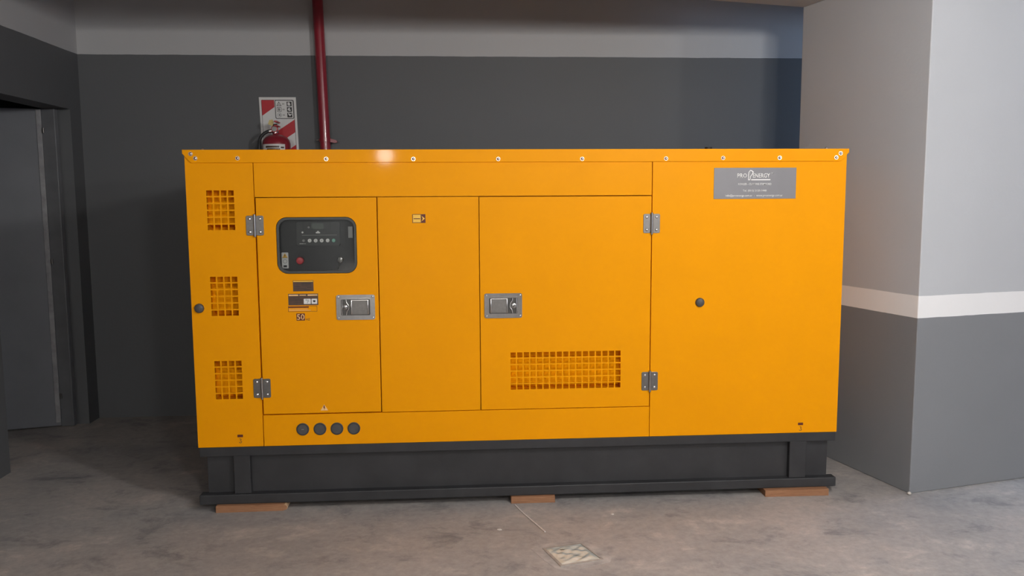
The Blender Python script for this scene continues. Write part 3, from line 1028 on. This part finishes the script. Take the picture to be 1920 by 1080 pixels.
# paper label wrapped on the front
lb = bmesh.new()
rows = []
for z in (1.60, 1.768):
    rows.append([lb.verts.new((EX + (R0 + .0008) * math.sin(a), EY - (R0 + .0008) * math.cos(a), z)) for a in [math.radians(-58 + 7.5 * i) for i in range(15)]])
for i in range(14):
    lb.faces.new((rows[0][i], rows[0][i + 1], rows[1][i + 1], rows[1][i]))
lab = obj('paper_label', lb, SIGN_WHITE, EXT, smooth=True)
pb = bmesh.new()
for a0, a1, z0, z1 in ((-36, 22, 1.745, 1.757), (-30, 25, 1.733, 1.741), (28, 42, 1.742, 1.752), (-45, 35, 1.70, 1.722)):
    n = 6
    rw = [[pb.verts.new((EX + (R0 + .0014) * math.sin(math.radians(a0 + (a1 - a0) * i / n)), EY - (R0 + .0014) * math.cos(math.radians(a0 + (a1 - a0) * i / n)), z)) for i in range(n + 1)] for z in (z0, z1)]
    for i in range(n):
        pb.faces.new((rw[0][i], rw[0][i + 1], rw[1][i + 1], rw[1][i]))
obj('label_print', pb, BROWN_PRINT, lab)
obj('valve_body', lathe((EX - .004, EY, 1.838), (EX - .004, EY, 1.898), [(0, .021), (.2, .021), (.25, .017), (.8, .017), (1, .013)], 20), CHROME, EXT, smooth=True)
obj('pressure_gauge', lathe((EX - .004, EY - .014, 1.864), (EX - .004, EY - .034, 1.864), [(0, .010), (.3, .021), (.9, .021), (1, .018)], 24), RED_PLASTIC, EXT, smooth=True)
obj('gauge_face', cyl((EX - .004, EY - .0342, 1.864), (EX - .004, EY - .0352, 1.864), .0165, n=20), BTN_GREY, EXT)
hl = box(EX + .004, EX + .022, EY - .075, EY + .03, 1.902, 1.912, .003)
obj('squeeze_lever', hl, RED_PLASTIC, EXT)
hl = box(EX + .002, EX + .022, EY - .070, EY + .03, 1.878, 1.886, .003)
obj('carrying_handle', hl, RED_PLASTIC, EXT)
tg = prism([(EX - .040, 1.893), (EX - .013, 1.880), (EX - .004, 1.908), (EX - .012, 1.922), (EX - .032, 1.918)], EY - .040, EY - .037, .0005)
obj('inspection_tag', tg, TAG_YEL, EXT)
hp_ = smooth_path([(EX - .018, EY - .010, 1.854), (EX - .045, EY - .012, 1.851), (EX - .078, EY - .012, 1.832), (EX - .100, EY - .010, 1.800), (EX - .108, EY, 1.745), (EX - .104, EY, 1.62), (EX - .098, EY, 1.45)], 6)
obj('hose', tube(hp_, .0105, 12), RUBBER, EXT, smooth=True)
obj('hose_ferrule', lathe((EX - .016, EY - .010, 1.854), (EX - .040, EY - .012, 1.8515), [(0, .012), (1, .012)], 14), ZINC, EXT, smooth=True)
br = box(EX - .02, EX + .02, YW - 0.034, YW - 0.0085, 1.70, 1.76, .002)
obj('wall_bracket', br, BLACK_STEEL, EXT)

# red sprinkler pipe
PT = Vector((-1.1625 - 0.006, YW - 0.052, CEIL))
PBm = Vector((-1.1425 + 0.043, YW - 0.052, 0.0))
PIPE = empty('fire_main_pipe', (PBm.x, PBm.y, 0.0), 'red vertical fire main pipe running up the charcoal wall', 'pipe')
obj('pipe', cyl(PBm, PT, 0.0335, n=28), RED_PAINT, PIPE, smooth=True)


def pipe_at(z):
    return PBm + (PT - PBm) * (z / CEIL)


c0, c1 = pipe_at(1.790), pipe_at(1.812)
cl_ = cyl(c0, c1, 0.0385, n=28)
box(c0.x - .012, c0.x + .012, c0.y + .02, YW - .0005, 1.792, 1.810, bm=cl_)
obj('pipe_clamp', cl_, RED_PAINT, PIPE, smooth=True)
lv = prism([(c0.x + .030, 1.812), (c0.x + .074, 1.800), (c0.x + .080, 1.788), (c0.x + .068, 1.782), (c0.x + .030, 1.788)], c0.y - .014, c0.y - .006, .001)
obj('clamp_ear', lv, RED_PAINT, PIPE)
obj('clamp_screw', lathe((c0.x - .052, c0.y - .010, 1.801), (c0.x - .034, c0.y - .010, 1.801), [(0, .004), (1, .004)], 10), ZINC, PIPE, smooth=True)

# ------------------------------------------------------------------ floor cover plate wrapped in film
fa, fb_, fc, fd = (0.029, -0.534), (0.188, -0.495), (0.249, -0.652), (0.080, -0.696)
FC = empty('floor_box_cover', (0.137, -0.594, 0.0), 'small square floor box cover wrapped in wrinkled shiny film', 'floor cover')


def quadpt(u, v, z):
    a = Vector(fa).lerp(Vector(fb_), u)
    b = Vector(fd).lerp(Vector(fc), u)
    p = a.lerp(b, v)
    return Vector((p.x, p.y, z))


FILM = mat('wrinkled_clear_film', (0.50, 0.53, 0.48), 0.16, 0.25, coat=0.6, coat_rough=0.06)
k = N(FILM)
wr = k.noise(9.0, 3, 0.5, stretch=(1.0, 1.5, 1, 0.6), dist=1.6)
k.color(k.ramp(wr, [(0.29, (0.14, 0.17, 0.15)), (0.35, (0.56, 0.64, 0.62)), (0.70, (0.76, 0.84, 0.83))]))
FRAME_DUST = grainy(mat('dusty_metal_rim', (0.36, 0.325, 0.29), 0.7), 0.15, 30)
film = bmesh.new()
n = 26
rnd = [[random.random() for _ in range(n + 1)] for _ in range(n + 1)]
gv = []
for j in range(n + 1):
    row = []
    for i in range(n + 1):
        u, v = i / n, j / n
        edge = min(u, v, 1 - u, 1 - v)
        h = 0.003 + min(1, edge * 9) * (0.0032 * (0.5 + 0.5 * math.sin(u * 11 + 3 * math.sin(v * 7))) + 0.0026 * abs(math.sin(v * 13 + u * 9)) + 0.0010 * rnd[j][i])
        row.append(film.verts.new(quadpt(0.035 + 0.93 * u, 0.035 + 0.93 * v, h)))
    gv.append(row)
for j in range(n):
    for i in range(n):
        film.faces.new((gv[j][i], gv[j][i + 1], gv[j + 1][i + 1], gv[j + 1][i]))
obj('film_wrap', film, FILM, FC, smooth=True)
rim = bmesh.new()
ou = [(-.03, -.03), (1.03, -.03), (1.03, 1.03), (-.03, 1.03)]
inn = [(.03, .03), (.97, .03), (.97, .97), (.03, .97)]
L4 = [[rim.verts.new(quadpt(u, v, z)) for u, v in o] for o, z in ((ou, 0.0), (ou, 0.003), (inn, 0.005), (inn, 0.0))]
for q in range(4):
    A, B = L4[q], L4[(q + 1) % 4]
    for i in range(4):
        rim.faces.new((A[i], A[(i + 1) % 4], B[(i + 1) % 4], B[i]))
obj('cover_rim', rim, FRAME_DUST, FC)
MORTAR = grainy(mat('pale_mortar', (0.405, 0.375, 0.350), 0.85), 0.28, 16, 0.3, 40)
mo_out = [(-.30, -.10), (-.12, -.24), (.35, -.28), (.80, -.22), (1.14, -.12), (1.22, .20), (1.34, .55), (1.26, .95), (1.10, 1.16), (.60, 1.22), (.15, 1.26), (-.16, 1.10), (-.24, .62)]
mo = bmesh.new()
mo.faces.new([mo.verts.new(quadpt(u, v, 0.0008)) for u, v in mo_out])
mr = bmesh.ops.extrude_face_region(mo, geom=mo.faces[:])
for g_ in mr['geom']:
    if isinstance(g_, bmesh.types.BMVert):
        g_.co.z = 0.0
obj('mortar_surround', mo, MORTAR, FC)

# pale string and crumbs on the floor
tag(obj('string', tube([(-0.054, -0.040, 0.0022), (-0.047, -0.066, 0.0022), (-0.022, -0.15, 0.0022), (0.009, -0.24, 0.0022), (0.052, -0.363, 0.0022)], 0.0030, 8), STRING), 'thin pale string lying straight on the concrete floor', 'string')


def crumb(x, y, z, sx, sy, sz, label):
    bm = bmesh.new()
    bmesh.ops.create_icosphere(bm, subdivisions=1, radius=1.0)
    for v in bm.verts:
        f = random.uniform(0.75, 1.15)
        v.co = Vector((x + v.co.x * sx * f, y + v.co.y * sy * f, z + sz + max(-1, v.co.z * f) * sz))
    tag(obj('plaster_crumb', bm, CHIP, base=True), label, 'debris', 'plaster crumbs')


crumb(-0.141, -0.324, 0.0, 0.012, 0.007, 0.003, 'pale plaster crumb on the floor beside the string')
crumb(0.376, -0.191, 0.0, 0.010, 0.010, 0.003, 'pale plaster crumb on bare floor past the middle wooden block')
crumb(1.838, -0.062, 0.0, 0.013, 0.009, 0.009, 'white plaster crumb fallen at the foot of the pillar')
